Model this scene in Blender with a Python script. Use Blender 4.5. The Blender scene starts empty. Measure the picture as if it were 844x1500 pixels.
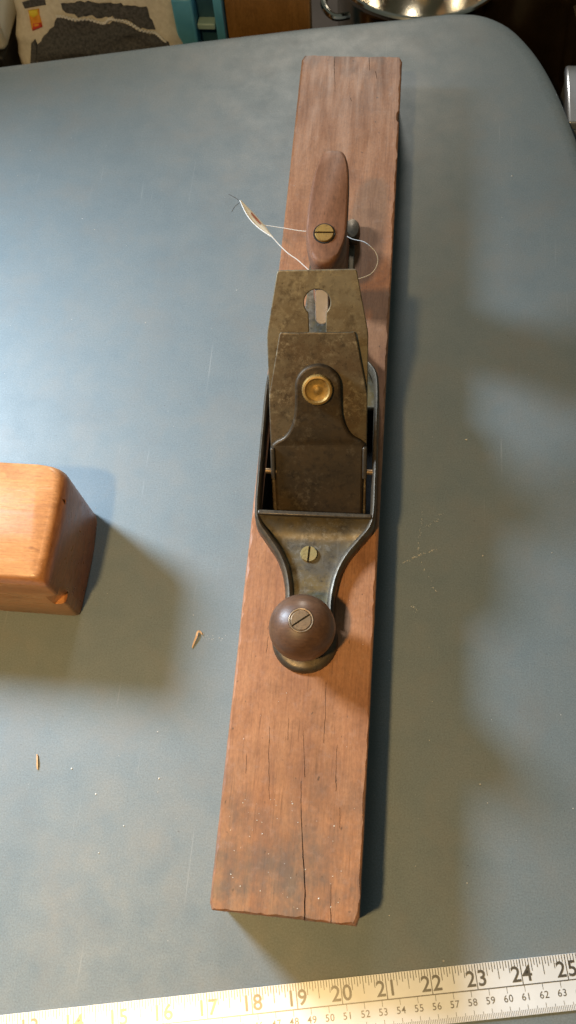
import bpy, bmesh, math, random
from mathutils import Vector, Matrix, noise
random.seed(7)
S = 0.0254                      # everything below is laid out in inches
sc = bpy.context.scene
C = sc.collection

# ------------------------------------------------------------------ camera
cam = bpy.data.cameras.new('camera')
cam.sensor_fit = 'HORIZONTAL'; cam.sensor_width = 36.0
cam.lens = 1242.9 / 844 * 36
cam.clip_start = 0.01; cam.clip_end = 50
cam.dof.use_dof = True; cam.dof.focus_distance = 21 * S; cam.dof.aperture_fstop = 22
cob = bpy.data.objects.new('camera', cam); C.objects.link(cob)
R = ((0.99491967, 0.08571984, -0.05279166), (0.05993497, -0.92568269, -0.37352289), (-0.08088665, 0.3684612, -0.92611754))
M = Matrix(((R[0][0], -R[1][0], -R[2][0]), (R[0][1], -R[1][1], -R[2][1]), (R[0][2], -R[1][2], -R[2][2]))).to_4x4()
M.translation = Vector((1.02374, 1.35694, 21.48152)) * S
cob.matrix_world = M
sc.camera = cob

# ------------------------------------------------------------------ light
w = bpy.data.worlds.new('World'); sc.world = w; w.use_nodes = True
bg = w.node_tree.nodes['Background']
bg.inputs[0].default_value = (0.82, 0.98, 0.85, 1); bg.inputs[1].default_value = 0.088

def lamp(name, loc, target, size, power, col, spread=180):
    l = bpy.data.lights.new(name, 'AREA'); l.shape = 'DISK'; l.energy = power; l.color = col; l.size = size * S; l.spread = math.radians(spread)
    o = bpy.data.objects.new(name, l); o.location = Vector(loc) * S; C.objects.link(o)
    o.rotation_euler = (Vector(target) - Vector(loc)).to_track_quat('-Z', 'Y').to_euler()
    return o
lamp('warm_lamp', (-11, -7, 40), (-9, -6, 0), 2.6, 4.1, (1.0, 0.645, 0.255), 110)
lamp('cool_lamp', (-22.5, 18, 17.2), (-10, -8, 0), 6.6, 10.6, (0.65, 0.795, 0.95), 145)
lamp('far_lamp', (-4, 62, 26), (0, 15, 0), 8, 7.6, (1.0, 0.93, 0.82))

sc.view_settings.view_transform = 'Standard'; sc.view_settings.look = 'None'
sc.view_settings.exposure = 0.0; sc.view_settings.gamma = 1; sc.view_settings.use_curve_mapping = False

# ------------------------------------------------------------------ materials
class NT:
    def __init__(s, name):
        s.m = bpy.data.materials.new(name); s.m.use_nodes = True
        s.t = s.m.node_tree; s.b = s.t.nodes['Principled BSDF']
        s.tc = s.t.nodes.new('ShaderNodeTexCoord')
    def n(s, typ, **k):
        x = s.t.nodes.new(typ)
        for a, v in k.items(): setattr(x, a, v)
        return x
    def l(s, a, b): s.t.links.new(a, b)
    def coord(s, scale=(1, 1, 1), loc=(0, 0, 0)):
        mp = s.n('ShaderNodeMapping'); mp.inputs['Scale'].default_value = scale; mp.inputs['Location'].default_value = loc
        s.l(s.tc.outputs['Object'], mp.inputs['Vector']); return mp.outputs[0]
    def noise(s, scale, stretch=(1, 1, 1), detail=5, rough=.55, loc=(0, 0, 0), dist=0):
        x = s.n('ShaderNodeTexNoise'); x.inputs['Scale'].default_value = scale
        x.inputs['Detail'].default_value = detail; x.inputs['Roughness'].default_value = rough; x.inputs['Distortion'].default_value = dist
        s.l(s.coord(stretch, loc), x.inputs['Vector']); return x.outputs['Fac']
    def ramp(s, fac, stops):
        r = s.n('ShaderNodeValToRGB'); e = r.color_ramp.elements
        while len(e) > 1: e.remove(e[-1])
        for i, (p, c) in enumerate(stops):
            x = e[0] if i == 0 else e.new(p)
            x.position = p; x.color = (c, c, c, 1) if isinstance(c, (int, float)) else (*c, 1)
        s.l(fac, r.inputs[0]); return r.outputs[0]
    def mix(s, fac, a, b, mode='MIX'):
        x = s.n('ShaderNodeMix', data_type='RGBA', blend_type=mode)
        for sock, v in ((x.inputs[0], fac), (x.inputs[6], a), (x.inputs[7], b)):
            if isinstance(v, (int, float)): sock.default_value = v
            elif isinstance(v, tuple): sock.default_value = (*v, 1)
            else: s.l(v, sock)
        return x.outputs[2]
    def math(s, op, a, b=0.0):
        x = s.n('ShaderNodeMath', operation=op)
        for i, v in ((0, a), (1, b)):
            if isinstance(v, (int, float)): x.inputs[i].default_value = v
            else: s.l(v, x.inputs[i])
        return x.outputs[0]
    def sep(s):
        x = s.n('ShaderNodeSeparateXYZ'); s.l(s.tc.outputs['Object'], x.inputs[0]); return x.outputs
    def set(s, **k):
        for a, v in k.items():
            i = s.b.inputs[a.replace('_', ' ')]
            if isinstance(v, (int, float)): i.default_value = v
            elif isinstance(v, tuple): i.default_value = (*v, 1)
            else: s.l(v, i)
        return s
    def bump(s, h, strength=.3, dist=.0005):
        x = s.n('ShaderNodeBump'); x.inputs['Strength'].default_value = strength; x.inputs['Distance'].default_value = dist
        s.l(h, x.inputs['Height']); s.l(x.outputs[0], s.b.inputs['Normal']); return s

def simple(name, c1, c2, scale=60, rough=.5, metal=0.0, bump=.15, stretch=(1, 1, 1), spec=.5, lo=.35, hi=.65):
    t = NT(name); f = t.noise(scale, stretch)
    t.set(Base_Color=t.ramp(f, [(lo, c1), (hi, c2)]), Roughness=t.ramp(f, [(0, rough + .08), (1, rough - .08)]), Metallic=metal)
    t.b.inputs['Specular IOR Level'].default_value = spec
    t.bump(t.noise(scale * 5, stretch), bump, .0004); return t.m

def wood_mat(name, dark, mid, light, axis=1, rough=.5, stains=False, grain=1.0, spec=.4, endgrain_shade=None):
    t = NT(name)
    st = [1, 1, 1]; st[axis] = .045
    fine = t.noise(900 * grain, tuple(st), 4, .6)
    st2 = [1, 1, 1]; st2[axis] = .12
    mid_n = t.noise(130 * grain, tuple(st2), 5, .6, dist=.6)
    big = t.noise(22, (1, 1, 1), 5, .62)
    col = t.ramp(t.mix(.5, mid_n, big), [(.3, dark), (.5, mid), (.7, light)])
    fl = t.ramp(fine, [(.36, .86), (.5, 1.0), (.68, 1.06)])
    col = t.mix(.8, col, fl, 'MULTIPLY')
    sm = t.ramp(t.noise(700 * grain, tuple(.5 if i == axis else 1 for i in range(3)), 3, .7, loc=(1, 6, 3)), [(.3, .80), (.5, 1.0), (.7, 1.16)])
    col = t.mix(.8, col, sm, 'MULTIPLY')
    # blotches of age and hand grime
    bl = t.ramp(t.noise(48, (1, 1, 1), 6, .7, loc=(3, 1, 2)), [(.52, 0), (.74, .5)])
    col = t.mix(bl, col, tuple(x * .55 for x in dark))
    # fine pores along the grain
    st3 = [1, 1, 1]; st3[axis] = .03
    po = t.ramp(t.noise(1500 * grain, tuple(st3), 2, .5, loc=(5, 5, 5)), [(.28, .4), (.38, 0)])
    col = t.mix(po, col, tuple(x * .35 for x in dark))
    if stains:
        s = t.sep(); y = s[1]
        near = t.math('MULTIPLY', t.ramp(t.math('ADD', t.math('MULTIPLY', y, -9.0), -1.95), [(0, 0), (.7, 1)]),
                      t.ramp(t.noise(38, (1, .8, 1), 6, .65, loc=(1.3, .4, 0)), [(.36, 0), (.60, .8)]))
        col = t.mix(near, col, (.085, .075, .07))
        far = t.math('MULTIPLY', t.ramp(t.math('ADD', t.math('MULTIPLY', y, 9.0), -2.2), [(0, 0), (.7, 1)]),
                     t.ramp(t.noise(44, (1, .6, 1), 6, .6, loc=(.2, 2.2, 0)), [(.45, 0), (.66, .8)]))
        col = t.mix(far, col, (.085, .065, .06))
        sp = t.ramp(t.noise(330, (1, .6, 1), 2, .5, loc=(9, 2, 0)), [(.70, 0), (.76, .7)])
        col = t.mix(sp, col, (.05, .03, .022))
        # pale dust rubbed on the surface
        du = t.ramp(t.noise(150, (1, 1, 1), 7, .8, loc=(4, 7, 0)), [(.52, 0), (.8, .20)])
        col = t.mix(du, col, (.50, .40, .36))
    if endgrain_shade:                      # end-grain face with fine rays, darkened further to hold its shade
        ex = t.math('MULTIPLY', t.math('ADD', t.sep()[0], -endgrain_shade), 900.0)
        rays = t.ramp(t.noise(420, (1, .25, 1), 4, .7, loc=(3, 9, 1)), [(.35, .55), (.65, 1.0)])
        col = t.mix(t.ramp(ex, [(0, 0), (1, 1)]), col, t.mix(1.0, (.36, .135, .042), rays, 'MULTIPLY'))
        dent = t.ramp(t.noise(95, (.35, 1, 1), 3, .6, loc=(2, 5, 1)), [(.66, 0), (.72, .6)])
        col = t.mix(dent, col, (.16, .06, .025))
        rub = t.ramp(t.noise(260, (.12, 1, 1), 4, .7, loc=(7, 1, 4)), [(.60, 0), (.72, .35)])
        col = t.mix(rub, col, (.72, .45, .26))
    t.set(Base_Color=col, Roughness=t.ramp(mid_n, [(.3, rough + .1), (.7, rough - .08)]))
    t.b.inputs['Specular IOR Level'].default_value = spec
    t.bump(t.mix(.5, fine, mid_n), .35, .0004)
    return t.m

def iron_mat(name, base, rust, dark, metal=.6, rough=.42, scale=70, spots=True, pale=None):
    t = NT(name)
    a = t.noise(scale, (1, 1, 1), 8, .7); b = t.noise(scale * 3.3, (1, 1, 1), 6, .7, loc=(2, 3, 1)); c = t.noise(scale * .4, (1, 1, 1), 4, .6, loc=(7, 1, 0))
    col = t.mix(t.ramp(a, [(.42, 0), (.60, .85)]), base, rust)
    col = t.mix(t.ramp(b, [(.50, 0), (.68, .75)]), col, dark)
    col = t.mix(t.ramp(c, [(.45, 0), (.7, .5)]), col, dark)
    if pale:
        q = t.math('MULTIPLY', t.ramp(t.noise(scale * 5, (1, 1, 1), 6, .75, loc=(4, 4, 9)), [(.50, 0), (.62, 1)]), t.ramp(t.noise(scale * .8, (1, 1, 1), 4, .6, loc=(9, 2, 4)), [(.42, 0), (.62, .75)]))
        col = t.mix(q, col, pale)
    sc_ = t.ramp(t.noise(scale * 14, (1, .04, 1), 2, .5, loc=(3, 3, 3)), [(.62, 0), (.72, .35)])
    col = t.mix(sc_, col, tuple(min(1, x * 1.5) for x in base))
    if spots:
        p = t.ramp(t.noise(scale * 9, (1, 1, 1), 2, .5, loc=(1, 8, 2)), [(.67, 0), (.76, .6)])
        col = t.mix(p, col, tuple(x * .4 for x in dark))
    t.set(Base_Color=col, Metallic=metal, Roughness=t.ramp(a, [(.3, rough - .07), (.7, rough + .16)]))
    t.bump(t.mix(.5, a, b), .3, .0004)
    return t.m

def table_mat():
    t = NT('table_paint')
    g = t.noise(1000, (1, 1, 1), 3, .75); big = t.noise(9, (1, 1, 1), 5, .6); m = t.noise(45, (1, 1, 1), 6, .65, loc=(2, 2, 0))
    col = t.ramp(t.mix(.45, big, m), [(.33, (.145, .188, .210)), (.5, (.172, .210, .226)), (.68, (.205, .226, .228))])
    col = t.mix(.75, col, t.ramp(g, [(.28, .66), (.72, 1.26)]), 'MULTIPLY')
    st = t.ramp(t.noise(26, (1, 1, 1), 5, .6, loc=(5, 3, 0)), [(.50, 0), (.76, .26)])
    col = t.mix(st, col, (.225, .195, .165))
    s2 = t.ramp(t.noise(70, (1, .8, 1), 4, .6, loc=(8, 1, 0)), [(.60, 0), (.78, .18)])
    col = t.mix(s2, col, (.12, .15, .17))
    for a, lo in ((.8, 2), (-.5, 5), (2.2, 11)):
        mp = t.n('ShaderNodeMapping'); mp.inputs['Rotation'].default_value = (0, 0, a); mp.inputs['Scale'].default_value = (1, .022, 1); mp.inputs['Location'].default_value = (lo, lo, 0)
        t.l(t.tc.outputs['Object'], mp.inputs['Vector']); nn = t.n('ShaderNodeTexNoise'); nn.inputs['Scale'].default_value = 420; nn.inputs['Detail'].default_value = 1.5
        t.l(mp.outputs[0], nn.inputs['Vector'])
        scr = t.math('MULTIPLY', t.ramp(nn.outputs['Fac'], [(.715, 0), (.76, .34)]), t.ramp(t.noise(14, (1, 1, 1), 3, .5, loc=(lo, 2, 0)), [(.5, 0), (.62, 1)]))
        col = t.mix(scr, col, (.36, .38, .38))
    sp = t.ramp(t.noise(420, (1, 1, 1), 2, .5, loc=(1, 9, 0)), [(.735, 0), (.78, .6)])
    col = t.mix(sp, col, (.08, .08, .085))
    wp = t.ramp(t.noise(520, (1, 1, 1), 2, .5, loc=(8, 4, 0)), [(.755, 0), (.80, .6)])
    col = t.mix(wp, col, (.5, .5, .48))
    t.set(Base_Color=col, Roughness=t.ramp(m, [(.3, .58), (.7, .48)]))
    t.b.inputs['Specular IOR Level'].default_value = .4
    t.bump(t.mix(.35, g, m), .22, .0003); return t.m

MAT = dict(
    table=table_mat(),
    body=wood_mat('red_beech', (.235, .095, .044), (.345, .154, .072), (.42, .205, .104), 1, .5, True),
    tote=wood_mat('tote_wood', (.15, .064, .032), (.25, .112, .058), (.33, .160, .090), 1, .52),
    knob=wood_mat('dark_knob_wood', (.062, .030, .016), (.112, .056, .030), (.165, .088, .050), 0, .38, spec=.5),
    block=wood_mat('honey_beech', (.37, .145, .045), (.50, .215, .075), (.58, .275, .11), 0, .32, spec=.55, endgrain_shade=.0590),
    board=wood_mat('brown_board', (.24, .115, .028), (.34, .165, .045), (.44, .22, .07), 2, .5),
    frame=iron_mat('japanned_iron', (.145, .128, .10), (.18, .125, .042), (.045, .038, .031), .45, .42, 40, pale=(.25, .24, .21)),
    rib=iron_mat('worn_iron_rib', (.120, .098, .070), (.095, .066, .036), (.036, .030, .025), .5, .38, 90),
    cutter=iron_mat('cutter_steel', (.240, .200, .132), (.165, .118, .062), (.065, .042, .022), .58, .46, 42, pale=(.34, .28, .17)),
    chip=iron_mat('rusty_steel', (.175, .135, .082), (.12, .076, .038), (.05, .034, .020), .55, .48, 52, pale=(.44, .36, .23)),
    lever=iron_mat('lever_iron', (.064, .044, .024), (.072, .044, .018), (.020, .014, .009), .42, .44, 55, pale=(.12, .09, .055)),
    brass=iron_mat('brass', (.46, .29, .085), (.36, .21, .06), (.20, .12, .04), .6, .52, 120, False),
    oldbrass=iron_mat('dull_brass', (.52, .42, .19), (.42, .31, .13), (.22, .16, .07), .7, .4, 160),
    pale_steel=simple('pale_steel', (.60, .57, .66), (.74, .70, .80), 120, .4, .15),
    screw=iron_mat('screw_steel', (.34, .25, .16), (.26, .17, .10), (.14, .10, .07), .7, .4, 150),
    crack=simple('crack_shade', (.11, .05, .031), (.15, .070, .045), 300, .8),
    slot=simple('slot_black', (.012, .010, .008), (.02, .016, .012), 300, .8),  # near-black for screw slots, nut recess and throat walls
    paper=simple('tag_paper', (.72, .62, .44), (.82, .74, .58), 200, .6, lo=.3, hi=.7),
    stain=simple('tag_red_print', (.30, .07, .03), (.42, .12, .05), 300, .6),
    string=simple('white_thread', (.78, .76, .72), (.86, .84, .80), 400, .5),
    hair=simple('dark_thread', (.05, .05, .05), (.09, .08, .08), 400, .6),
    tape=simple('tape_enamel', (.78, .81, .84), (.84, .87, .90), 90, .30, bump=.05),
    ink=simple('tape_ink', (.018, .017, .016), (.03, .028, .026), 400, .45, bump=.05),
    shaving=simple('wood_shaving', (.45, .25, .10), (.62, .38, .18), 300, .6),
    dust=simple('pale_sawdust', (.62, .58, .50), (.80, .77, .70), 500, .7),
    canvas=simple('cream_canvas', (.66, .61, .52), (.78, .73, .64), 260, .85, bump=.5),
    denim=simple('charcoal_cloth', (.055, .056, .062), (.12, .118, .122), 420, .9, bump=.6),
    orange=simple('orange_print', (.80, .30, .02), (.85, .36, .03), 300, .6),
    yellow=simple('yellow_print', (.85, .62, .03), (.88, .68, .05), 300, .6),
    redp=simple('red_print', (.60, .04, .02), (.66, .06, .03), 300, .6),
    cream=simple('cream_plastic', (.68, .64, .50), (.76, .72, .58), 40, .5),
    black=simple('plain_black', (.012, .011, .010), (.022, .02, .018), 90, .6),
    blue=simple('sky_blue_plastic', (.10, .38, .58), (.14, .46, .66), 50, .4),
    navy=simple('deep_blue_plastic', (.025, .085, .13), (.04, .12, .17), 50, .45),
    green=simple('pale_green_plastic', (.34, .50, .44), (.42, .58, .50), 50, .4),
    steel=simple('polished_steel', (.62, .58, .50), (.72, .68, .60), 25, .16, 1.0, .05),
    bronze=simple('dark_bronze', (.10, .055, .022), (.16, .09, .035), 35, .24, .85, .1),
    tin=simple('bright_tin', (.50, .53, .60), (.66, .69, .75), 30, .25, .5, .05),
    floor=simple('dark_floor', (.022, .014, .009), (.04, .026, .016), 12, .7),
)

for k in ('tape', 'ink'):
    b_ = MAT[k].node_tree.nodes['Principled BSDF']; b_.inputs['Coat Weight'].default_value = 1.0; b_.inputs['Coat Roughness'].default_value = .39; b_.inputs['Coat IOR'].default_value = 2.5
# ------------------------------------------------------------------ building helpers
WORLD = {}                       # world origins (inches)
def link(o, parent, org):
    C.objects.link(o); WORLD[o.name] = Vector(org)
    if parent is not None:
        o.parent = parent; o.location = (Vector(org) - WORLD[parent.name]) * S
    else: o.location = Vector(org) * S
    return o
def tag(o, label, cat, group=None):
    o['label'] = label; o['category'] = cat
    if group: o['group'] = group
def empty(name, loc, label, cat, group=None):
    o = bpy.data.objects.new(name, None); o.empty_display_size = .02
    link(o, None, loc); tag(o, label, cat, group); return o
def obj(name, vs, fs, mat, parent=None, smooth=35, bevel=0, seg=2, origin=None, mats=None, fmat=None):
    vs = [Vector(v) for v in vs]
    if origin is None:
        lo = [min(v[i] for v in vs) for i in range(3)]; hi = [max(v[i] for v in vs) for i in range(3)]
        origin = Vector(((lo[0] + hi[0]) / 2, (lo[1] + hi[1]) / 2, lo[2]))
    origin = Vector(origin)
    me = bpy.data.meshes.new(name); me.from_pydata([(v - origin) * S for v in vs], [], fs)
    bm = bmesh.new(); bm.from_mesh(me); bmesh.ops.recalc_face_normals(bm, faces=bm.faces); bm.to_mesh(me); bm.free()
    if smooth: me.shade_smooth(); me.set_sharp_from_angle(angle=math.radians(smooth))
    me.materials.append(mat)
    o = bpy.data.objects.new(name, me)
    if bevel:
        b = o.modifiers.new('bevel', 'BEVEL'); b.width = bevel * S; b.segments = seg; b.limit_method = 'ANGLE'; b.angle_limit = math.radians(30)
    return link(o, parent, origin)
class MB:
    """collects shapes for one mesh"""
    def __init__(s): s.v = []; s.f = []
    def add(s, vs, fs, M=None):
        k = len(s.v); s.v += [(M @ Vector(v)) if M is not None else Vector(v) for v in vs]
        s.f += [tuple(i + k for i in f) for f in fs]; return s
    def build(s, name, mat, parent=None, **k): return obj(name, s.v, s.f, mat, parent, **k)
def box(x0, x1, y0, y1, z0, z1):
    return ([(x0, y0, z0), (x1, y0, z0), (x1, y1, z0), (x0, y1, z0), (x0, y0, z1), (x1, y0, z1), (x1, y1, z1), (x0, y1, z1)],
            [(3, 2, 1, 0), (4, 5, 6, 7), (0, 1, 5, 4), (1, 2, 6, 5), (2, 3, 7, 6), (3, 0, 4, 7)])
def lathe(prof, n=48, mod=None):
    vs = []; fs = []
    for (r, z) in prof:
        for i in range(n):
            a = 2 * math.pi * i / n; rr = r * (mod(a, r, z) if mod else 1); vs.append((rr * math.cos(a), rr * math.sin(a), z))
    for j in range(len(prof) - 1):
        for i in range(n):
            k = (i + 1) % n; fs.append((j * n + i, j * n + k, (j + 1) * n + k, (j + 1) * n + i))
    fs.append(tuple(range(n))[::-1]); fs.append(tuple((len(prof) - 1) * n + i for i in range(n)))
    return vs, fs
def tube(pts, r, n=8):
    pts = [Vector(p) for p in pts]; vs = []; fs = []
    up = Vector((.13, .21, .97))
    for i, p in enumerate(pts):
        d = (pts[min(i + 1, len(pts) - 1)] - pts[max(i - 1, 0)]).normalized()
        a = d.cross(up).normalized(); b = d.cross(a)
        rr = r[i] if isinstance(r, (list, tuple)) else r
        for k in range(n):
            t = 2 * math.pi * k / n; vs.append(p + a * (rr * math.cos(t)) + b * (rr * math.sin(t)))
    for i in range(len(pts) - 1):
        for k in range(n):
            q = (k + 1) % n; fs.append((i * n + k, i * n + q, (i + 1) * n + q, (i + 1) * n + k))
    fs.append(tuple(range(n))); fs.append(tuple((len(pts) - 1) * n + k for k in range(n)))
    return vs, fs
def catmull(pts, n=6, closed=False):
    pts = [Vector(p) for p in pts]; out = []; m = len(pts)
    for i in range(m if closed else m - 1):
        g = (lambda j: pts[j % m]) if closed else (lambda j: pts[max(0, min(m - 1, j))])
        a, b, c, d = g(i - 1), g(i), g(i + 1), g(i + 2)
        for k in range(n):
            t = k / n
            out.append(.5 * (2 * b + (c - a) * t + (2 * a - 5 * b + 4 * c - d) * t * t + (3 * b - a - 3 * c + d) * t ** 3))
    if not closed: out.append(pts[-1])
    return out
def plate_mesh(outline, holes, thick, bevel=.02, res=2):
    """flat plate (filled 2D curve, holes cut out), top face at z=0"""
    cu = bpy.data.curves.new('plate', 'CURVE'); cu.dimensions = '2D'; cu.fill_mode = 'BOTH'
    cu.extrude = max(thick / 2 - bevel, .001); cu.bevel_depth = bevel; cu.bevel_resolution = res; cu.offset = -bevel
    for ol in [outline] + list(holes):
        sp = cu.splines.new('POLY'); sp.points.add(len(ol) - 1)
        for p, q in zip(sp.points, ol): p.co = (q[0], q[1], 0, 1)
        sp.use_cyclic_u = True
    o = bpy.data.objects.new('plate', cu); C.objects.link(o)
    dg = bpy.context.evaluated_depsgraph_get(); dg.update()
    me = bpy.data.meshes.new_from_object(o.evaluated_get(dg))
    vs = [(v.co.x, v.co.y, v.co.z - thick / 2) for v in me.vertices]; fs = [tuple(p.vertices) for p in me.polygons]
    bpy.data.objects.remove(o); bpy.data.curves.remove(cu); bpy.data.meshes.remove(me)
    return vs, fs
def text_mesh(txt, size, bold=.0):
    cu = bpy.data.curves.new('t', 'FONT'); cu.body = txt; cu.size = size; cu.align_x = 'CENTER'; cu.align_y = 'CENTER'; cu.offset = bold; cu.resolution_u = 4
    o = bpy.data.objects.new('t', cu); C.objects.link(o)
    dg = bpy.context.evaluated_depsgraph_get(); dg.update()
    me = bpy.data.meshes.new_from_object(o.evaluated_get(dg))
    vs = [tuple(v.co) for v in me.vertices]; fs = [tuple(p.vertices) for p in me.polygons]
    bpy.data.objects.remove(o); bpy.data.curves.remove(cu); bpy.data.meshes.remove(me)
    return vs, fs
def arc(cx, cy, r, a0, a1, n=16):
    return [(cx + r * math.cos(math.radians(a0 + (a1 - a0) * i / n)), cy + r * math.sin(math.radians(a0 + (a1 - a0) * i / n))) for i in range(n + 1)]
def slotted(name, M, r, h, slot, ang, mat, parent, dome=.0, label=None):
    """screw head: two half discs either side of a dark slot"""
    mb = MB(); Ra = Matrix.Rotation(math.radians(ang), 4, 'Z')
    for sgn in (1, -1):
        n = 22; a0 = math.asin(min(.99, slot / 2 / r))
        pts = [(r * math.cos(a0 + (math.pi - 2 * a0) * i / n), sgn * r * math.sin(a0 + (math.pi - 2 * a0) * i / n)) for i in range(n + 1)]
        rows = [(1.0, 0), (1.0, h * .7), (.94, h)]
        vs = []
        for k, z in rows:
            for x, y in pts: vs.append((x * k, sgn * max(slot / 2, abs(y) * k), z))
        m = len(pts); fs = []
        for j in range(2):
            for i in range(m): q = (i + 1) % m; fs.append((j * m + i, j * m + q, (j + 1) * m + q, (j + 1) * m + i))
        fs.append(tuple(2 * m + i for i in range(m)))
        mb.add(vs, fs, M @ Ra)
    o = mb.build(name, mat, parent, smooth=30)
    v, f = lathe([(r * .985, -.01), (r * .985, h * .25)], 32)
    MB().add(v, f, M @ Ra).build('screw_slot', MAT['slot'], o)
    return o

# ------------------------------------------------------------------ setting: floor, table
o = obj('floor', *box(-90, 90, -60, 120, -9.5, -9), MAT['floor'], None, smooth=0); o['kind'] = 'structure'

tb = empty('work_table', (-6, 5, -9), 'blue grey painted table top with a rounded far right corner under the tools', 'table')
# plan outline of the top, rounded corner at far right
far = [(-40.0, 21.3), (-12.61, 26.5), (-6.59, 27.71), (-1.78, 28.62), (1.82, 29.18), (3.1, 29.42)]
cor = [Vector(p) for p in [(3.1, 29.42), (4.15, 29.42), (4.95, 29.10), (5.62, 28.50), (6.29, 27.42), (6.86, 25.98), (7.40, 24.02), (7.85, 22.2)]]
outl = far[:-1] + [tuple(p) for p in catmull(cor, 6)] + [(12.2, 4.0), (15.0, -8.0), (-46.0, -20.0)]
def offset_poly(pl, d):
    out = []; n = len(pl)
    for i in range(n):
        a, b, c = Vector(pl[i - 1]), Vector(pl[i]), Vector(pl[(i + 1) % n])
        n1 = (b - a).normalized(); n2 = (c - b).normalized(); t = (n1 + n2).normalized(); nn = Vector((-t.y, t.x))
        k = d / max(.4, nn.dot(Vector((-n1.y, n1.x)))); out.append(tuple(b + nn * k))
    return out
rows = [(0.62, 0.0), (.34, -.03), (.15, -.11), (.04, -.24), (0, -.42), (0, -1.05), (.1, -1.2)]
vs = []; n = len(outl)
for ins, z in rows:
    for p in offset_poly(outl, -ins): vs.append((p[0], p[1], z))
fs = [tuple(range(n))]
for j in range(len(rows) - 1):
    for i in range(n): k = (i + 1) % n; fs.append((j * n + i, j * n + k, (j + 1) * n + k, (j + 1) * n + i))
fs.append(tuple((len(rows) - 1) * n + i for i in range(n)))
obj('table_top', vs, fs, MAT['table'], tb, smooth=50, origin=(0, 0, 0))
for x, y in ((4.2, 26.4), (-36, 16), (10.5, -6)):
    obj('table_leg', *tube([(x, y, -9.0), (x, y, -1.1)], .6, 16), MAT['black'], tb)

# ------------------------------------------------------------------ the long jointer plane
jp = empty('jointer_plane', (0, 12.5, 0), 'long antique wooden bodied jointer plane with iron top lying on the table', 'hand plane')
H = 1.8
# --- wooden body: worn edges, checks cut in with a boolean, throat pocket
def side_pts():
    L0, L1 = 0.0, 24.93; hw = 1.595; pts = []
    def jit(k, a): return a * (noise.noise(Vector((k * 3.1, a * 91, .3))) + .6 * noise.noise(Vector((k * 11.7, 4, a * 40))))
    n = 30
    for i in range(n): x = -hw + .06 + (2 * hw - .12) * i / (n - 1); pts.append((x, L0 + .012 - .02 * (x / hw) + jit(x * 2, .010)))
    n = 200
    for i in range(1, n): y = L0 + .05 + (L1 - .1 - L0) * i / n; pts.append((hw + jit(y, .006) - (.05 if 22.2 < y < 22.55 else 0), y))
    n = 30
    for i in range(n): x = hw - .10 - (2 * hw - .18) * i / (n - 1); pts.append((x, L1 + jit(x * 2 + 9, .012)))
    n = 200
    for i in range(1, n): y = L1 - .05 - (L1 - .1 - L0) * i / n; pts.append((-hw + jit(y + 50, .005), y))
    return pts
ol = side_pts(); n = len(ol); vs = []
def inset(p, d, k):
    x, y = p; d = d * (1 + .8 * noise.noise(Vector((x * 2.3, y * 2.3, k))) + .5 * noise.noise(Vector((x * 9, y * 9, k))))
    return (x - math.copysign(min(d, abs(x)), x) * (1 if abs(x) > 1.5 else 0), y + (d if y < .2 else 0) - (d if y > 24.7 else 0))
for d, z in ((0.04, 0.0), (0, .05), (0, H - .075), (.018, H - .03), (.055, H)):
    for p in ol: q = inset(p, d, z); vs.append((q[0], q[1], z))
fs = [tuple(range(n))[::-1]]
for j in range(4):
    for i in range(n): k = (i + 1) % n; fs.append((j * n + i, j * n + k, (j + 1) * n + k, (j + 1) * n + i))
fs.append(tuple(4 * n + i for i in range(n)))
body = obj('body', vs, fs, MAT['body'], jp, smooth=0, origin=(0, 12.5, 0))
def crack(path, w0, w1, depth=.10):
    p = [Vector((a, b, 0)) for a, b in path]; q = []
    for i in range(len(p) - 1):
        m = max(2, int((p[i + 1] - p[i]).length / .11))
        for k in range(m): q.append(p[i].lerp(p[i + 1], k / m))
    q.append(p[-1]); m = len(q); vs = []; fs = []
    for i, c in enumerate(q):
        t = i / (m - 1); w = (w0 + (w1 - w0) * t) * (1 + .35 * noise.noise(c * 7)); w = max(w, .005)
        x = c.x + .018 * noise.noise(c * 5.3)
        vs += [(x - w / 2, c.y, H + .06), (x + w / 2, c.y, H + .06), (x + w / 2, c.y, H - .001), (x + .004, c.y, H - depth), (x - .004, c.y, H - depth), (x - w / 2, c.y, H - .001)]
    for i in range(m - 1):
        for k in range(6): r = (k + 1) % 6; fs.append((i * 6 + k, i * 6 + r, (i + 1) * 6 + r, (i + 1) * 6 + k))
    fs.append(tuple(range(6))); fs.append(tuple((m - 1) * 6 + k for k in range(6)))
    return vs, fs
cut = MB()
for path, a, b in [
    ([(.45, -.1), (.41, .6), (.3, 1.36), (.2, 2.14), (.15, 2.79)], .045, .012),
    ([(.225, 2.88), (.16, 3.46), (.1, 3.92)], .018, .008),
    ([(1.0, -.1), (.95, .75)], .028, .01),
    ([(-.52, 2.35), (-.61, 3.18), (-.66, 3.91)], .014, .012),
    ([(-1.09, 2.85), (-1.12, 3.27)], .016, .010),
    ([(-.22, 3.65), (-.25, 4.14)], .014, .010),
    ([(.93, 2.64), (.89, 3.3), (.9, 3.64)], .018, .010),
    ([(1.07, 1.88), (1.04, 2.32)], .014, .010),
    ([(.59, 3.64), (.58, 4.3), (.55, 5.01)], .012, .014),
    ([(-.58, 25.1), (-.53, 24.42), (-.45, 23.38)], .032, .010),
    ([(.51, 25.1), (.59, 24.3)], .040, .014),
    ([(.78, 24.26), (.83, 23.94)], .030, .016),
    ([(.05, 23.13), (.10, 22.98)], .022, .012),
    ([(-.9, 5.6), (-.88, 6.0)], .014, .008),
]:
    v, f = crack(path, a * .7, b * .7); cut.add(v, f)
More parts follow.
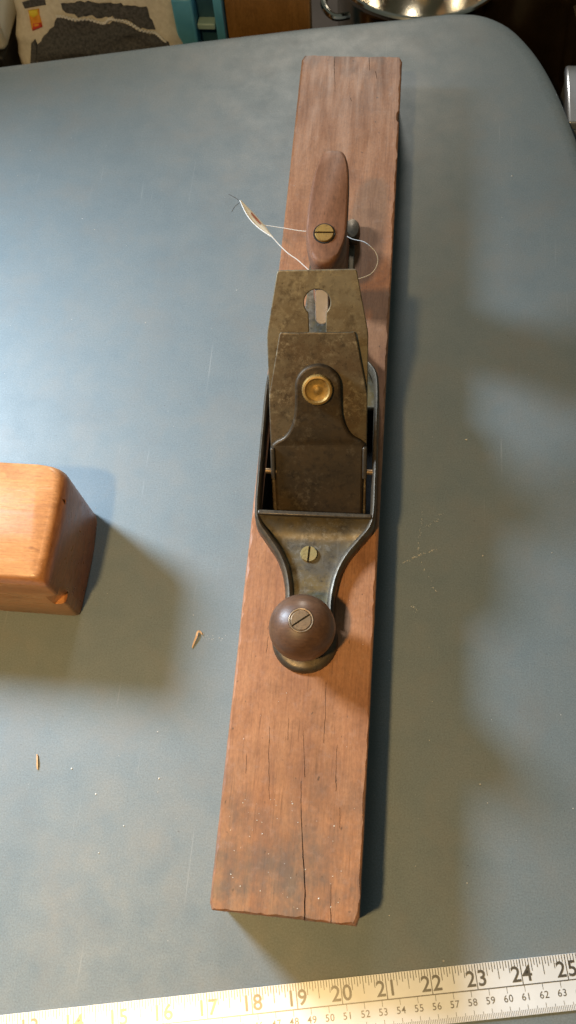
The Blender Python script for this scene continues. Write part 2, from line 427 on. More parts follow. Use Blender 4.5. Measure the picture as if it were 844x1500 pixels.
cutter_obj = cut.build('cracks_cut', MAT['crack'], None, smooth=0, origin=(0, 12.5, 0))
md = body.modifiers.new('cut', 'BOOLEAN'); md.operation = 'DIFFERENCE'; md.solver = 'EXACT'; md.object = cutter_obj; md.material_mode = 'TRANSFER'
dg = bpy.context.evaluated_depsgraph_get(); dg.update()
nm = bpy.data.meshes.new_from_object(body.evaluated_get(dg)); nm.name = 'body'
body.modifiers.clear(); body.data = nm
bpy.data.objects.remove(cutter_obj)
pk = obj('throat_cut', *box(-1.36, 1.36, 9.03, 12.3, .25, 2.4), MAT['slot'], None, smooth=0, origin=(0, 12.5, 0))  # near-black throat walls: shade put into the colour, along with dirt
md = body.modifiers.new('cut', 'BOOLEAN'); md.operation = 'DIFFERENCE'; md.solver = 'EXACT'; md.object = pk; md.material_mode = 'TRANSFER'
dg = bpy.context.evaluated_depsgraph_get(); dg.update()
nm = bpy.data.meshes.new_from_object(body.evaluated_get(dg)); nm.name = 'body'
body.modifiers.clear(); body.data = nm; bpy.data.objects.remove(pk)

# --- iron top casting (turned 1.1 degrees on the body as in the picture)
FR = Matrix.Translation((0, 9, 0)) @ Matrix.Rotation(math.radians(1.1), 4, 'Z') @ Matrix.Translation((0, -9, 0))
half = catmull([(-.50, 6.4, 2.04), (-.50, 7.0, 2.06), (-.60, 7.55, 2.09), (-.80, 8.0, 2.13), (-1.10, 8.40, 2.20), (-1.34, 8.72, 2.29),
                (-1.42, 9.1, 2.36), (-1.43, 10.0, 2.40), (-1.43, 11.4, 2.40), (-1.42, 12.4, 2.38), (-1.37, 12.95, 2.34), (-1.22, 13.3, 2.24),
                (-1.0, 13.6, 2.12), (-.80, 14.0, 2.04), (-.70, 14.6, 2.0)], 6)
def ribbon(path, wfun, z0):
    vs = []; fs = []; m = len(path)
    for i, p in enumerate(path):
        d = path[min(i + 1, m - 1)] - path[max(i - 1, 0)]; nn = Vector((-d.y, d.x)).normalized(); w = wfun(p); z1 = p.z
        for a, z in ((-.62, z0), (-.52, z1 - .09), (-.36, z1 - .03), (0, z1), (.36, z1 - .03), (.52, z1 - .09), (.62, z0)):
            vs.append((p.x + nn.x * a * w, p.y + nn.y * a * w, z))
    for i in range(m - 1):
        for k in range(6): fs.append((i * 7 + k, i * 7 + k + 1, (i + 1) * 7 + k + 1, (i + 1) * 7 + k))
    fs.append(tuple(range(7))); fs.append(tuple((m - 1) * 7 + k for k in range(7)))
    return vs, fs
wf = lambda p: .18 if p.y < 8.2 else (.18 - .07 * min(1, (p.y - 8.2) / .9))
fm = MB(); ribs = []
for sgn in (1, -1):
    path = [Vector((p.x * sgn, p.y, p.z)) for p in half]
    ribs.append(ribbon(path, wf, 1.79))
# front plate, swept up in a cove to the cross bar
def railx(y):
    for a, b in zip(half, half[1:]):
        if a.y <= y <= b.y and b.y > a.y: return a.x + (b.x - a.x) * (y - a.y) / (b.y - a.y)
    return half[0].x
vs = []; fs = []; ny = 28; nx = 12
for j in range(ny + 1):
    y = 6.2 + (8.93 - 6.2) * j / ny; x0 = abs(railx(max(y, 6.41)))
    t = max(0, (y - 8.35) / .58)
    for i in range(nx + 1):
        u = -1 + 2 * i / nx
        vs.append((u * x0, y, 1.895 + .40 * t * t + .05 * max(0, abs(u) - .6) ** 2 / .16))
for j in range(ny):
    for i in range(nx): a = j * (nx + 1) + i; fs.append((a, a + 1, a + nx + 2, a + nx + 1))
fm.add(vs, fs, FR)
# floor of the casting behind the cutter and the tongue under the tote
v, f = plate_mesh([(-1.40, 12.15), (1.40, 12.15), (1.38, 12.8), (1.1, 13.5), (.72, 14.4), (.68, 15.5)] + arc(0.06, 17.55, .62, 0, 180, 14) + [(-.60, 15.5), (-.68, 14.4), (-1.1, 13.5), (-1.38, 12.8)], [], .16, .04)
rear = ([(a, b, c + 1.945) for a, b, c in v], f)
# foot ring under the knob
KX, KY = -.05, 6.02
v, f = lathe([(.78, 1.795), (.775, 1.86), (.74, 1.92), (.66, 1.965), (.5, 1.975)], 48); kb = (v, f)
frame = fm.build('iron_frame', MAT['frame'], jp, smooth=40)
for v, f in ribs: MB().add(v, f, FR).build('raised_rib', MAT['rib'], frame, smooth=40)
v, f = box(-1.385, 1.385, 8.90, 9.02, 1.62, 2.36); MB().add(v, f, FR).build('cross_bar', MAT['rib'], frame, bevel=.03)
slotted('plate_screw', Matrix.Translation((-.08, 8.07, 1.89)), .205, .075, .05, 88, MAT['oldbrass'], frame)
MB().add(*rear, FR).build('rear_plate', MAT['frame'], frame)
MB().add(*kb, Matrix.Translation((KX + .04, KY - .07, 0))).build('knob_base', MAT['rib'], frame)
# raised lug behind the tote foot
MB().add(*lathe([(.24, 0), (.24, .16), (.19, .27), (.06, .31)], 24), Matrix.Translation((.40, 17.75, 1.94)) @ Matrix.Scale(1.7, 4, (0, 1, 0))).build('lug', MAT['rib'], frame)

# --- cutter, chip breaker, lever cap on the 45 degree bed
r2 = math.sqrt(.5)
SK = Matrix.Translation((.08, 9.2, 0)) @ Matrix.Rotation(math.radians(3.9), 4, 'Z') @ Matrix.Translation((0, -9.2, 0))
BED = Matrix(((1, 0, 0, 0), (0, r2, -r2, 8.4), (0, r2, r2, 0), (0, 0, 0, 1)))
def on_bed(off): return SK @ BED @ Matrix.Translation((0, 0, off))
key = arc(0, 6.90, .31, -48, 228, 22)
key = key + [(-.20, 6.45), (-.19, 3.4), (.19, 3.4), (.20, 6.45)]
cu_out = [(-1.2, .93), (1.2, .93), (1.205, 6.1), (1.19, 6.25), (.93, 7.58), (.90, 7.635), (.85, 7.645), (-.85, 7.645), (-.90, 7.635), (-.93, 7.58), (-1.19, 6.25), (-1.205, 6.1)]
v, f = plate_mesh(cu_out, [key], .11, .024)
MB().add(v, f, on_bed(0)).build('cutter', MAT['cutter'], jp, smooth=30)
tv, tf = plate_mesh(arc(0, 7.3, .155, 0, 180, 10) + arc(0, 6.52, .155, 180, 360, 12), [], .08, .03)
MB().add(tv, tf, on_bed(-.15) @ Matrix.Translation((.105, 0, 0))).build('adjuster_tongue', MAT['pale_steel'], jp)
ch_out = [(-1.18, 1.4), (1.18, 1.4), (1.20, 4.5), (1.19, 4.72), (.905, 6.19), (.87, 6.235), (.5, 6.225), (0, 6.24), (-.5, 6.23), (-.86, 6.245), (-.90, 6.20), (-1.19, 4.72), (-1.20, 4.5)]
v, f = plate_mesh(ch_out, [], .10, .030)
v = [(a, b, c + .015 * math.sin(b * 1.1)) for a, b, c in v]
MB().add(v, f, on_bed(.150)).build('chip_breaker', MAT['chip'], jp, smooth=30)
right = [(1.09, 1.36), (1.12, 3.30), (1.15, 3.42)] + [tuple(p)[:2] for p in catmull([(1.15, 3.50, 0), (1.04, 3.60, 0), (.84, 3.72, 0), (.68, 3.95, 0), (.585, 4.28, 0), (.555, 4.70, 0), (.55, 4.95, 0)], 4)]
lc = right + arc(0, 4.97, .55, 4, 176, 24) + [(-a, b) for a, b in reversed(right)]
v, f = plate_mesh(lc, [], .20, .07, 3)
v = [(a, b, c - .06 * (a / 1.1) ** 2 + (.05 * max(0, 1 - abs(b - 4.97) / .7))) for a, b, c in v]
lever = MB().add(v, f, on_bed(.345)).build('lever_cap', MAT['lever'], jp, smooth=50)
for sgn in (1, -1):                                      # side lugs and pivot pins
    e = MB(); T = on_bed(.26)
    e.add(*box(1.14 * sgn - .055, 1.14 * sgn + .055, 2.60, 3.44, -.34, .10), T)
    e.build('side_lug', MAT['rib'], lever, bevel=.035)
    x0, x1 = (1.08, 1.36) if sgn > 0 else (-1.40, -1.08)
    px = SK @ BED @ Vector((0, 2.78, .24))
    MB().add(*tube([(x0 + .08, px.y + .06 * sgn, px.z), (x1 + .04, px.y + .06 * sgn, px.z)], .07, 14)).build('pivot_pin', MAT['screw'], lever)
T = on_bed(.36) @ Matrix.Translation((-.01, 4.93, 0))
kn = lambda a, r, z: 1 + (.018 * math.cos(a * 40) if r > .35 and .02 < z < .15 else 0)
th = MB().add(*lathe([(.28, -.05), (.36, .0), (.365, .04), (.365, .125), (.345, .155), (.30, .165), (.275, .14), (.26, .115), (.15, .085), (.10, .09), (.07, .115), (.03, .125)], 120, kn), T).build('brass_thumbscrew', MAT['brass'], lever, smooth=40)

# --- front knob
prof = [(.52, 1.96), (.50, 2.02), (.47, 2.10), (.49, 2.19), (.57, 2.30), (.67, 2.44), (.735, 2.60), (.755, 2.76), (.74, 2.92), (.69, 3.08), (.60, 3.22), (.48, 3.33), (.34, 3.40), (.285, 3.42), (.28, 3.405), (.05, 3.405)]
knob = MB().add(*lathe(prof, 64), Matrix.Translation((KX, KY, 0))).build('knob', MAT['knob'], jp, smooth=45)
MB().add(*lathe([(.275, 3.39), (.275, 3.425), (.262, 3.432), (.24, 3.428), (.23, 3.40)], 48), Matrix.Translation((KX, KY, 0))).build('screw_washer', MAT['screw'], knob)
slotted('knob_screw', Matrix.Translation((KX, KY, 3.40)), .228, .035, .04, 38, MAT['screw'], knob)

# --- rear tote: slices from foot to horn, each a superellipse between a front and a rear point
sl = [  # front(y,z)  rear(y,z)  half thickness
    ((14.95, 1.99), (18.0, 1.99), .44), ((15.0, 2.15), (17.9, 2.15), .44), ((15.1, 2.4), (17.45, 2.42), .42), ((15.12, 2.75), (17.0, 2.80), .41),
    ((15.1, 3.1), (16.72, 3.2), .42), ((15.0, 3.5), (16.55, 3.62), .43), ((14.82, 3.9), (16.6, 4.05), .45), ((14.66, 4.2), (16.9, 4.42), .465),
    ((14.55, 4.42), (17.2, 4.74), .475), ((14.50, 4.58), (17.46, 4.98), .48), ((14.50, 4.70), (17.58, 5.15), .475), ((14.55, 4.765), (17.56, 5.23), .45), ((14.63, 4.79), (17.49, 5.26), .41)]
NS = 40; vs = []; fs = []
for (fy, fz), (ry, rz), hw in sl:
    for k in range(NS):
        a = 2 * math.pi * k / NS; ca, sa = math.cos(a), math.sin(a); e = .52 if ca > 0 else .52 + .26 * min(1, -ca * 1.5)
        u = math.copysign(abs(ca) ** e, ca); v = math.copysign(abs(sa) ** e, sa); t = (u + 1) / 2
        taper = 1 - .20 * max(0, (t - .40) / .60) ** 1.5 if fz > 3.7 else 1
        xs = -.10 + v * hw * 1.06 * taper + (.10 * max(0, t - .5) if fz > 3.7 else 0) - .012 * (fz - 2) 
        vs.append((xs, fy + (ry - fy) * t, fz + (rz - fz) * t))
for j in range(len(sl) - 1):
    for k in range(NS): q = (k + 1) % NS; fs.append((j * NS + k, j * NS + q, (j + 1) * NS + q, (j + 1) * NS + k))
fs.append(tuple(range(NS))[::-1]); fs.append(tuple((len(sl) - 1) * NS + k for k in range(NS)))
tote = obj('tote', vs, fs, MAT['tote'], jp, smooth=40, origin=(0, 16.5, 2))
ta = math.atan2(5.27 - 4.81, 17.42 - 14.75)
TM = Matrix.Translation((-.17, 15.27, 4.90)) @ Matrix.Rotation(ta, 4, 'X')
MB().add(*lathe([(.27, -.06), (.27, .006), (.255, .014), (.235, .006), (.23, -.05)], 40), TM).build('screw_recess', MAT['slot'], tote)
slotted('tote_nut', TM @ Matrix.Translation((0, 0, .0)), .228, .055, .045, 2, MAT['brass'], tote)

# ------------------------------------------------------------------ price tag hanging on the tote
tg = empty('string_tag', (-2.1, 17.0, 2.6), 'small curled cream paper tag looped to the tote by white thread', 'tag')
n = 14; A = Vector((-2.66, 17.62, 3.3)); B = Vector((-1.66, 16.42, 3.3)); vs = []; fs = []
def tag_pt(t, s):
    p = A.lerp(B, t) + Vector((-.10, -.10, 0)) * math.sin(math.pi * t)
    wd = .29 * math.sin(math.pi * min(1, t * 1.02)) ** .8 + .015
    return p + Vector((.70, .62, -.6)) * (wd * s) + Vector((.05, .04, 0)) * math.sin(math.pi * s) * .5
m = 5
for lay in (0, .014):
    for i in range(n + 1):
        for j in range(m + 1): p = tag_pt(i / n, j / m); vs.append((p.x - lay * .6, p.y - lay * .5, p.z + lay * .4))
k0 = (n + 1) * (m + 1)
for i in range(n):
    for j in range(m):
        a = i * (m + 1) + j; fs.append((a, a + 1, a + m + 2, a + m + 1)); fs.append((k0 + a, k0 + a + m + 1, k0 + a + m + 2, k0 + a + 1))
for i in range(n):
    for j in (0, m): a = i * (m + 1) + j; fs.append((a, a + m + 1, k0 + a + m + 1, k0 + a))
card = obj('paper_card', vs, fs, MAT['paper'], tg, smooth=60)
vs = []; fs = []
for i in range(7):
    for j in range(3): p = tag_pt(.30 + .30 * i / 6, .38 + .26 * j / 2 * (1 - .3 * abs(i - 3) / 3)); vs.append((p.x + .008, p.y + .006, p.z + .02))
for i in range(6):
    for j in range(2): a = i * 3 + j; fs.append((a, a + 1, a + 4, a + 3))
obj('red_mark', vs, fs, MAT['stain'], card)
edge = [tag_pt(i / 10, 0) + Vector((0, 0, .02)) for i in range(11)]
obj('thick_thread', *tube(catmull(edge + [(-1.45, 16.22, 3.25), (-1.2, 16.0, 3.2), (-.95, 15.85, 3.15), (-.78, 15.72, 3.1)], 3), .0135, 8), MAT['string'], tg)
loop = [(-2.0, 17.0, 3.1), (-1.5, 16.98, 3.04), (-.9, 16.92, 3.0), (-.55, 16.95, 3.0), (0, 16.97, 3.0), (.44, 16.72, 3.0), (.80, 16.6, 3.02), (1.10, 16.28, 3.03), (1.17, 15.95, 3.02), (1.03, 15.62, 3.0), (.68, 15.42, 3.0), (.2, 15.28, 3.05), (-.35, 15.35, 3.1), (-.78, 15.72, 3.1)]
obj('loop_thread', *tube(catmull(loop, 6), .0095, 6), MAT['string'], tg)
for pts in ([(-2.62, 17.58, 3.3), (-2.78, 17.68, 3.34), (-2.98, 17.78, 3.36)], [(-2.66, 17.56, 3.3), (-2.78, 17.44, 3.28), (-2.86, 17.30, 3.22)]):
    obj('loose_fibre', *tube(catmull(pts, 5), .008, 5), MAT['hair'], tg)

# ------------------------------------------------------------------ wooden plane block at the left edge
bl = empty('wooden_block_plane', (-8.5, 8.05, 0), 'honey coloured wooden plane body reaching in from the left edge', 'hand plane')
HB = 3.0
plan = [(-15.5, 6.58), (-6.42, 6.58)] + [tuple(p)[:2] for p in catmull([(-6.42, 6.58, 0), (-6.17, 6.60, 0), (-6.08, 6.70, 0), (-6.05, 7.2, 0), (-6.02, 8.2, 0), (-6.05, 9.0, 0), (-6.12, 9.38, 0), (-6.32, 9.58, 0), (-6.7, 9.64, 0)], 5)][1:] + [(-15.5, 9.64)]
npl = len(plan); vs = []; fs = []
rws = [(.03, 0), (0, .05), (0, HB - .40), (.03, HB - .26), (.09, HB - .13), (.17, HB - .04), (.28, HB)]
for d, z in rws:
    for x, y in plan:
        sx = min(1, max(0, (x + 7.6) / 1.4)); dd = d * sx
        # the arris on the near side is softer than the far one
        yy = y + (d * .55 if y < 7 else (-d * .35 if y > 9 else 0))
        vs.append((x - dd, yy, z + .012 * noise.noise(Vector((x * 2, y * 2, z)))))
for j in range(len(rws) - 1):
    for i in range(npl): k = (i + 1) % npl; fs.append((j * npl + i, j * npl + k, (j + 1) * npl + k, (j + 1) * npl + i))
fs.append(tuple(range(npl))[::-1]); fs.append(tuple((len(rws) - 1) * npl + i for i in range(npl)))
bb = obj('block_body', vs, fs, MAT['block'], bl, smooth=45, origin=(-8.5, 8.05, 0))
# splintered notch on the near lower right arris, cut away
nb = MB().add(*box(-.34, .34, -.2, .22, -.30, .32), Matrix.Translation((-6.12, 6.55, 1.55)) @ Matrix.Rotation(math.radians(38), 4, 'Z') @ Matrix.Rotation(math.radians(-24), 4, 'Y'))
nb.add(*box(-.06, .06, -.05, .05, -.2, .2), Matrix.Translation((-6.04, 8.75, HB - .1)) @ Matrix.Rotation(math.radians(30), 4, 'Z'))
no = nb.build('notch_cut', MAT['block'], None, smooth=0, origin=(-8.5, 8.05, 0))
md = bb.modifiers.new('cut', 'BOOLEAN'); md.object = no; md.solver = 'EXACT'
dg = bpy.context.evaluated_depsgraph_get(); dg.update()
nm = bpy.data.meshes.new_from_object(bb.evaluated_get(dg)); bb.modifiers.clear(); bb.data = nm; nm.name = 'block_body'
bpy.data.objects.remove(no)

# ------------------------------------------------------------------ steel tape along the near edge
tp = empty('measuring_tape', (3.33, -1.33, 0), 'white measuring tape blade with black inch and centimetre numbers along the near edge', 'tape measure')
ang = .18769; TX, TY = 3.330, -1.3285
TMx = Matrix.Translation((TX, TY, 0)) @ Matrix.Rotation(ang, 4, 'Z')
W1, W0 = .515, -.578
def tz(v): c = (v - (W1 + W0) / 2) / .55; return .022 + .022 * c * c
def tmap(vs, lift=.004): return [TMx @ Vector((x, y, tz(y) + lift)) for x, y, *_ in vs]
s0, s1 = -14.0, 9.0; NV = 14; NU = 60; vs = []; fs = []
for lay in (0, -.012):
    for i in range(NU + 1):
        for j in range(NV + 1):
            y = W0 + (W1 - W0) * j / NV; x = s0 + (s1 - s0) * i / NU; vs.append(TMx @ Vector((x, y, tz(y) + lay)))
k0 = (NU + 1) * (NV + 1)
for i in range(NU):
    for j in range(NV):
        a = i * (NV + 1) + j; fs.append((a, a + NV + 1, a + NV + 2, a + 1)); fs.append((k0 + a, k0 + a + 1, k0 + a + NV + 2, k0 + a + NV + 1))
    for j in (0, NV): a = i * (NV + 1) + j; fs.append((a, a + NV + 1, k0 + a + NV + 1, k0 + a))
for i in (0, NU):
    for j in range(NV): a = i * (NV + 1) + j; fs.append((a, a + 1, k0 + a + 1, k0 + a))
blade = obj('tape_blade', vs, fs, MAT['tape'], tp, smooth=60)
def strip(mb, xa, xb, ya, yb, n=6):
    k = len(mb.v)
    for i in range(n + 1):
        y = ya + (yb - ya) * i / n
        mb.v += tmap([(xa, y), (xb, y)])
    mb.f += [(k + 2 * i, k + 2 * i + 1, k + 2 * i + 3, k + 2 * i + 2) for i in range(n)]
mb = MB()
for i in range(60):
    strip(mb, s0 + (s1 - s0) * i / 60, s0 + (s1 - s0) * (i + 1) / 60, -.011, .011, 1)
mb.build('centre_line', MAT['ink'], blade, smooth=0)
mb = MB()
for q in range(-10 * 16, 7 * 16):
    s = q / 16
    if s < s0 or s > s1: continue
    L = W1 - .012 if q % 16 == 0 else (.35 if q % 8 == 0 else (.26 if q % 4 == 0 else (.20 if q % 2 == 0 else .15)))
    wd = .010 if q % 16 == 0 else .008
    strip(mb, s - wd, s + wd, W1 - L, W1 - .006)
mb.build('inch_ticks', MAT['ink'], blade, smooth=0)
mb = MB()
for mm in range(330, 740):
    s = mm / 25.4 - 22
    if s < s0 or s > s1: continue
    L = .20 if mm % 10 == 0 else (.16 if mm % 5 == 0 else .11)
    strip(mb, s - .005, s + .005, W0 + .006, W0 + L)
    if mm % 10 == 0: strip(mb, s - .005, s + .005, -.13, -.012)
mb.build('millimetre_ticks', MAT['ink'], blade, smooth=0)
for inch in range(13, 29):
    t = str(inch); s = inch - 22
    mb = MB()
    for d, dx in ((t[0], -.125), (t[1], .125)):
        v, f = text_mesh(d, .44, .006); k = len(mb.v)
        mb.v += tmap([(a + s + dx, b + .205) for a, b, c in v]); mb.f += [tuple(i + k for i in q) for q in f]
    mb.build('inch_number', MAT['ink'], blade, smooth=0)
for cm in range(35, 73):
    s = cm / 2.54 - 22; mb = MB()
    for d, dx in ((str(cm)[0], -.055), (str(cm)[1], .055)):
        v, f = text_mesh(d, .20, .0005); k = len(mb.v)
        mb.v += tmap([(a + s + dx, b - .235) for a, b, c in v]); mb.f += [tuple(i + k for i in q) for q in f]
    mb.build('centimetre_number', MAT['ink'], blade, smooth=0)

# ------------------------------------------------------------------ little things lying on the table
def curl(name, pts, w, mat, label, cat):
    p = catmull(pts, 5); n = len(p); vs = []; fs = []
    for i, q in enumerate(p):
        d = (p[min(i + 1, n - 1)] - p[max(i - 1, 0)]).normalized(); a = d.cross(Vector((0, 0, 1))).normalized() * w * (.35 + .65 * math.sin(math.pi * (i + .6) / (n + .2)))
        up = Vector((0, 0, .02)); vs += [q - a, q + a, q + a + up, q - a + up]
    for i in range(n - 1):
        for k in range(4): r = (k + 1) % 4; fs.append((i * 4 + k, i * 4 + r, (i + 1) * 4 + r, (i + 1) * 4 + k))
    fs += [(0, 1, 2, 3), tuple((n - 1) * 4 + k for k in range(4))]
    o = obj(name, vs, fs, mat, None, smooth=0); tag(o, label, cat); return o
curl('wood_shaving', [(-3.0, 5.97, .01), (-2.96, 6.12, .03), (-2.92, 6.25, .05), (-2.90, 6.38, .05), (-2.84, 6.40, .03), (-2.78, 6.33, .02)], .028, MAT['shaving'], 'tiny bent brown wood shaving on the table left of the knob', 'shaving')
curl('wood_splinter', [(-6.45, 2.66, .01), (-6.48, 2.82, .03), (-6.53, 3.02, .02)], .02, MAT['shaving'], 'thin straight tan splinter alone on the lower left of the table', 'splinter')
def crumb(mb, x, y, z, r):
    v = []; 
    for k in range(6):
        d = [(1, 0, 0), (-1, 0, 0), (0, 1, 0), (0, -1, 0), (0, 0, 1), (0, 0, -.3)][k]; s = random.uniform(.5, 1.3) * r
        v.append((d[0] * s, d[1] * s, d[2] * s * .7))
    f = [(0, 2, 4), (2, 1, 4), (1, 3, 4), (3, 0, 4), (2, 0, 5), (1, 2, 5), (3, 1, 5), (0, 3, 5)]
    mb.add(v, f, Matrix.Translation((x, y, z + r * .2)) @ Matrix.Rotation(random.uniform(0, 6.3), 4, 'Z'))
mb = MB()
for x, y, r in [(3.55, -.65, .03), (4.05, 1.0, .025), (4.35, 3.2, .024), (-4.9, 2.2, .032), (-5.6, 2.75, .03), (-4.1, 1.55, .024), (-3.4, 2.7, .026), (-3.6, 3.8, .022), (-4.6, .9, .02), (3.95, 12.4, .03), (5.3, 21.9, .03), (4.4, 9.0, .03)]: crumb(mb, x, y, 0, r)
for i in range(110): crumb(mb, random.uniform(-12, 8), random.uniform(0, 26), 0, random.choice((.008, .01, .012, .015)))
def trail(pts, n, spread, r):
    p = catmull([(a, b, 0) for a, b in pts], 8)
    for i in range(n):
        q = p[random.randrange(len(p))]; crumb(mb, q.x + random.gauss(0, spread), q.y + random.gauss(0, spread), 0, r * random.uniform(.5, 1.2))
trail([(2.81, 10.15), (2.74, 9.6), (2.72, 9.1), (2.80, 8.7), (3.05, 8.2), (3.2, 7.9)], 60, .02, .011)
trail([(2.32, 8.66), (2.6, 8.82), (2.85, 8.95), (3.2, 9.1)], 70, .015, .011)
trail([(2.9, 9.75), (3.15, 9.9), (3.3, 10.1)], 22, .03, .010)
trail([(2.62, 7.5), (2.75, 7.3)], 14, .03, .011)
trail([(-2.8, 6.3), (-2.5, 6.25), (-2.2, 6.28)], 26, .04, .009)
for i in range(46): crumb(mb, random.uniform(-1.45, 1.45), random.uniform(.15, 2.4), H, random.choice((.008, .011, .016)))
for i in range(30): crumb(mb, random.uniform(-1.45, 1.45), random.uniform(2.4, 24.5), H, random.choice((.006, .008, .011)))
o = mb.build('sawdust', MAT['dust'], None, smooth=0); o['kind'] = 'stuff'; o['label'] = 'pale sawdust crumbs scattered over the table and plane'

# ------------------------------------------------------------------ things standing beyond the far edge
# folded canvas bag with charcoal patches
bgo = empty('canvas_bag', (-9.5, 30, -9), 'cream canvas bag with charcoal cloth panels and a bright label behind the table', 'bag')
def bag_y(x, z): return 27.35 + .19 * (x + 12) + (z + 1) * .7
vs = []; fs = []; nx, nz = 34, 22
prof = [-9, -6, -3.5, -2.2] + [-1.6 + i * .2 for i in range(16)] + [1.6, 1.6, 1.5]
for j, z in enumerate(prof):
    for i in range(nx + 1):
        u = i / nx; x = -12.42 + 6.1 * u + (.12 * z if z > -1 and u < .05 else 0)
        y = bag_y(x, z) if z > -1.8 else bag_y(x, -1.8)
        rnd = .5 * (max(0, .12 - u) / .12) ** 2 + .5 * (max(0, u - .88) / .12) ** 2
        y += rnd + .30 * noise.noise(Vector((x * 1.2, z * 2.3, 2))) + .04 * noise.noise(Vector((x * 3, z * 3, 5)))
        if j == len(prof) - 2: y += 1.2
        if j == len(prof) - 1: y += 3.2
        vs.append((x, y, z))
for j in range(len(prof) - 1):
    for i in range(nx): a = j * (nx + 1) + i; fs.append((a, a + 1, a + nx + 2, a + nx + 1))
# back and sides
k = len(vs); vs += [(-12.4, 33, -9), (-6.3, 33, -9), (-6.3, 33, 1.5), (-12.4, 33, 1.5)]
L = [j * (nx + 1) for j in range(len(prof))]; Rr = [j * (nx + 1) + nx for j in range(len(prof))]
fs += [(k, k + 1, k + 2, k + 3), tuple(L) + (k + 3, k), tuple(Rr) + (k + 2, k + 1)]
bag = obj('bag_body', vs, fs, MAT['canvas'], bgo, smooth=60)
def patch(name, ol, mat, thick=.05, lift=.03, parent=bag):
    if len(ol) > 8:
        o2 = []
        for (a, b), (c, d) in zip(ol, ol[1:] + ol[:1]):
            k = max(1, int(math.hypot(c - a, d - b) / .12))
            o2 += [(a + (c - a) * i / k + .07 * noise.noise(Vector((a * 7 + i, b * 5, 1))), b + (d - b) * i / k + .07 * noise.noise(Vector((a * 7 + i, b * 5, 8)))) for i in range(k)]
        ol = o2
    ol = [Vector((x, z)) for x, z in ol]; n = len(ol); cx = sum((p for p in ol), Vector((0, 0))) / n
    vs = []; fs = []; rings = 6
    for lay in (lift + thick, lift - .15):
        for r in range(rings + 1):
            for p in ol:
                q = cx.lerp(p, r / rings); d = (1 if r < rings else .35) * lay if lay > 0 else lay
                y = bag_y(q.x, q.y) + .30 * noise.noise(Vector((q.x * 1.2, q.y * 2.3, 2))) + .04 * noise.noise(Vector((q.x * 3, q.y * 3, 5)))
                vs.append((q.x, y - d * .82, q.y + d * .57))
    R1 = (rings + 1) * n
    for lay in (0, 1):
        for r in range(rings):
            for i in range(n): kk = (i + 1) % n; fs.append((lay * R1 + r * n + i, lay * R1 + r * n + kk, lay * R1 + (r + 1) * n + kk, lay * R1 + (r + 1) * n + i))
    for i in range(n): kk = (i + 1) % n; fs.append((rings * n + i, rings * n + kk, R1 + rings * n + kk, R1 + rings * n + i))
    return obj(name, vs, fs, mat, parent, smooth=60)
low = [(-11.76, -1.1), (-11.70, -.5), (-11.49, -.30), (-10.77, .27), (-10.06, .14), (-9.24, -.1), (-8.86, .0), (-8.15, -.22), (-7.37, -.53), (-6.94, -.75), (-6.75, -1.3), (-8.5, -1.5), (-10.5, -1.5)]
up = [(-10.62, .60), (-9.9, .56), (-9.16, .47), (-8.4, .36), (-7.61, .23), (-7.35, -.38), (-8.14, -.11), (-8.85, .10), (-9.22, .04), (-10.04, .27), (-10.58, .42)]
low_o = patch('cloth_panel', low, MAT['denim'])
patch('cloth_panel', up, MAT['denim'], .05, .02)
def on_bag(x, z, d): return Vector((x, bag_y(x, z) + .30 * noise.noise(Vector((x * 1.2, z * 2.3, 2))) + .04 * noise.noise(Vector((x * 3, z * 3, 5))) - d * .82, z + d * .57))
seam = [(-10.8, .30), (-10.06, .18), (-9.24, -.05), (-8.86, .05), (-8.15, -.17), (-7.37, -.48), (-6.98, -.70)]
sp = catmull([(a, b, 0) for a, b in seam], 14); mb = MB()
for i, p in enumerate(sp[:-1]):
    q = sp[i + 1]; j = .035 * (-1) ** i
    mb.add(*tube([on_bag(p.x, p.y + j, .085), on_bag(q.x, q.y - j, .085)], .028, 6))
mb.build('seam', MAT['string'], bag)
lb = patch('label', [(-11.80, .50), (-11.40, .53), (-11.34, .12), (-11.76, .0)], MAT['orange'], .02, .05)
patch('label_print', [(-11.78, .50), (-11.42, .52), (-11.42, .40), (-11.62, .28), (-11.78, .36)], MAT['yellow'], .012, .075, lb)
patch('label_print', [(-11.70, .12), (-11.36, .20), (-11.34, .08), (-11.74, -.02)], MAT['redp'], .012, .075, lb)
patch('dark_strap', [(-11.95, .75), (-11.2, .78), (-11.15, .58), (-11.9, .55)], MAT['denim'], .04, .03)
patch('dark_strap', [(-12.0, -1.0), (-11.85, -.35), (-11.66, -.20), (-11.62, -.45), (-11.78, -1.1)], MAT['denim'], .04, .03)

# cream box at the far left, black block painting the shaded gap below
cb = empty('cream_box', (-15.6, 30, -9), 'cream plastic box above a dark gap at far left beside the bag', 'box')
obj('dark_gap', *box(-19, -12.75, 27.1, 32, -9, -.35), MAT['black'], cb, bevel=.1)  # black block stands in for the unlit gap under the box
obj('box_lid', *box(-19.2, -12.62, 27.35, 32.2, -.35, 2.0), MAT['cream'], cb, bevel=.25, seg=3)

# blue crate
cr = empty('blue_crate', (-5.6, 30.5, -9), 'sky blue plastic crate with upright ribs between bag and board', 'crate')
obj('crate_wall', *box(-6.35, -4.93, 29.35, 33, -9, .6), MAT['navy'], cr, bevel=.05)
obj('rib', *box(-6.62, -5.88, 28.75, 29.6, -9, .75), MAT['blue'], cr, bevel=.08)
obj('rib', *box(-5.18, -4.86, 29.0, 29.6, -9, .75), MAT['blue'], cr, bevel=.06)
obj('ledge', *box(-5.86, -5.2, 28.98, 29.5, -.62, -.38), MAT['green'], cr, bevel=.05)

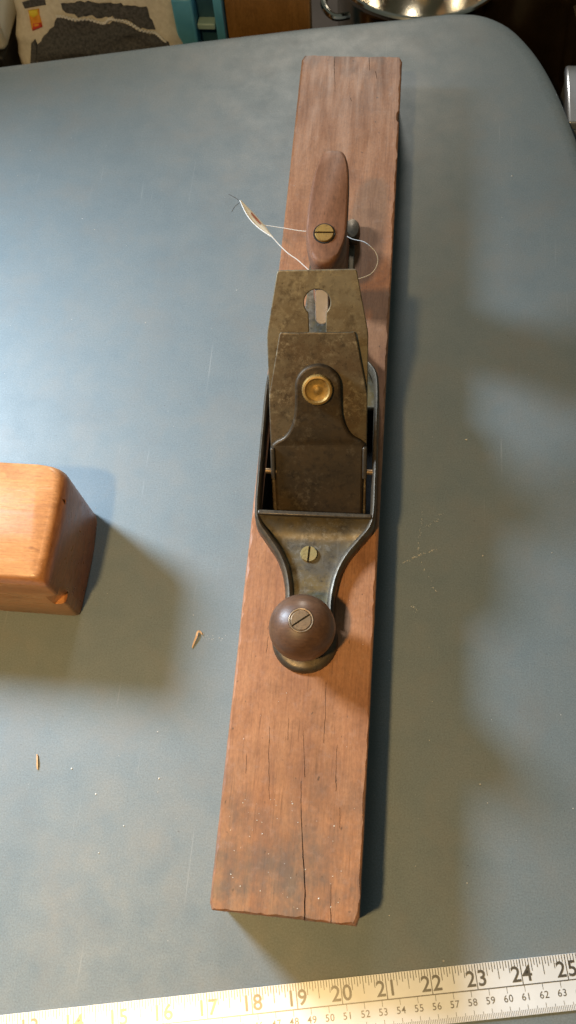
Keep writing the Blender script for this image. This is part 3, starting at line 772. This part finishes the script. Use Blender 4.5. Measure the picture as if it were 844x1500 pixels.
# brown board
bd = empty('brown_board', (-3.25, 30, -9), 'upright brown wooden board behind the table between crate and steel pot', 'board')
obj('board_panel', *box(-4.84, -1.74, 29.35, 30.1, -9, .55), MAT['board'], bd, bevel=.06)
obj('board_batten', *box(-4.6, -2.0, 30.1, 30.9, -9, .3), MAT['board'], bd, bevel=.06)

# steel pot
pt = empty('steel_pot', (2.2, 33.1, -9), 'shiny steel pot standing beyond the far edge of the table', 'pot')
MB().add(*lathe([(3.0, -9), (3.1, -8.8), (3.2, -1.1), (3.28, -.75), (3.45, -.62), (3.5, -.55), (3.45, -.48), (3.3, -.52), (3.1, -1.0), (3.0, -5.5), (2.6, -6.2), (.4, -6.3)], 72), Matrix.Translation((2.2, 33.0, 0))).build('pot_wall', MAT['steel'], pt, smooth=50)
MB().add(*tube(catmull([(-1.15, 32.2, -1.3), (-1.35, 31.6, -1.2), (-1.35, 31.0, -1.15), (-.95, 30.5, -1.2), (-.4, 30.7, -1.3)], 6), .14, 10)).build('handle', MAT['steel'], pt)

# dark bronze vessel
bv = empty('bronze_urn', (7.1, 31.2, -9), 'dark bronze urn with a golden glint behind the rounded table corner', 'urn')
MB().add(*lathe([(1.7, -9), (1.9, -8.6), (2.3, -6), (2.45, -3), (2.4, -1), (2.25, .3), (2.3, .5), (2.3, .9), (2.15, 1.0), (2.05, .6), (1.6, .3), (.3, .35)], 64), Matrix.Translation((7.05, 31.3, 0))).build('urn_wall', MAT['bronze'], bv, smooth=50)
MB().add(*tube(catmull([(7.4, 28.75, .7), (7.6, 28.35, .3), (7.75, 28.2, -.6), (7.9, 28.25, -1.8), (7.95, 28.7, -2.8)], 6), .13, 10)).build('handle', MAT['bronze'], bv)

# bright tin at the right edge
tn = empty('bright_tin', (9.2, 25.6, -9), 'bright silvery tin beside the right edge of the table', 'tin')
obj('tin_wall', *box(7.40, 11.5, 24.9, 27.4, -9, -.9), MAT['tin'], tn, bevel=.12, seg=3)
obj('tin_lid', *box(7.32, 11.6, 24.82, 27.48, -.9, -.55), MAT['tin'], tn, bevel=.08, seg=3)
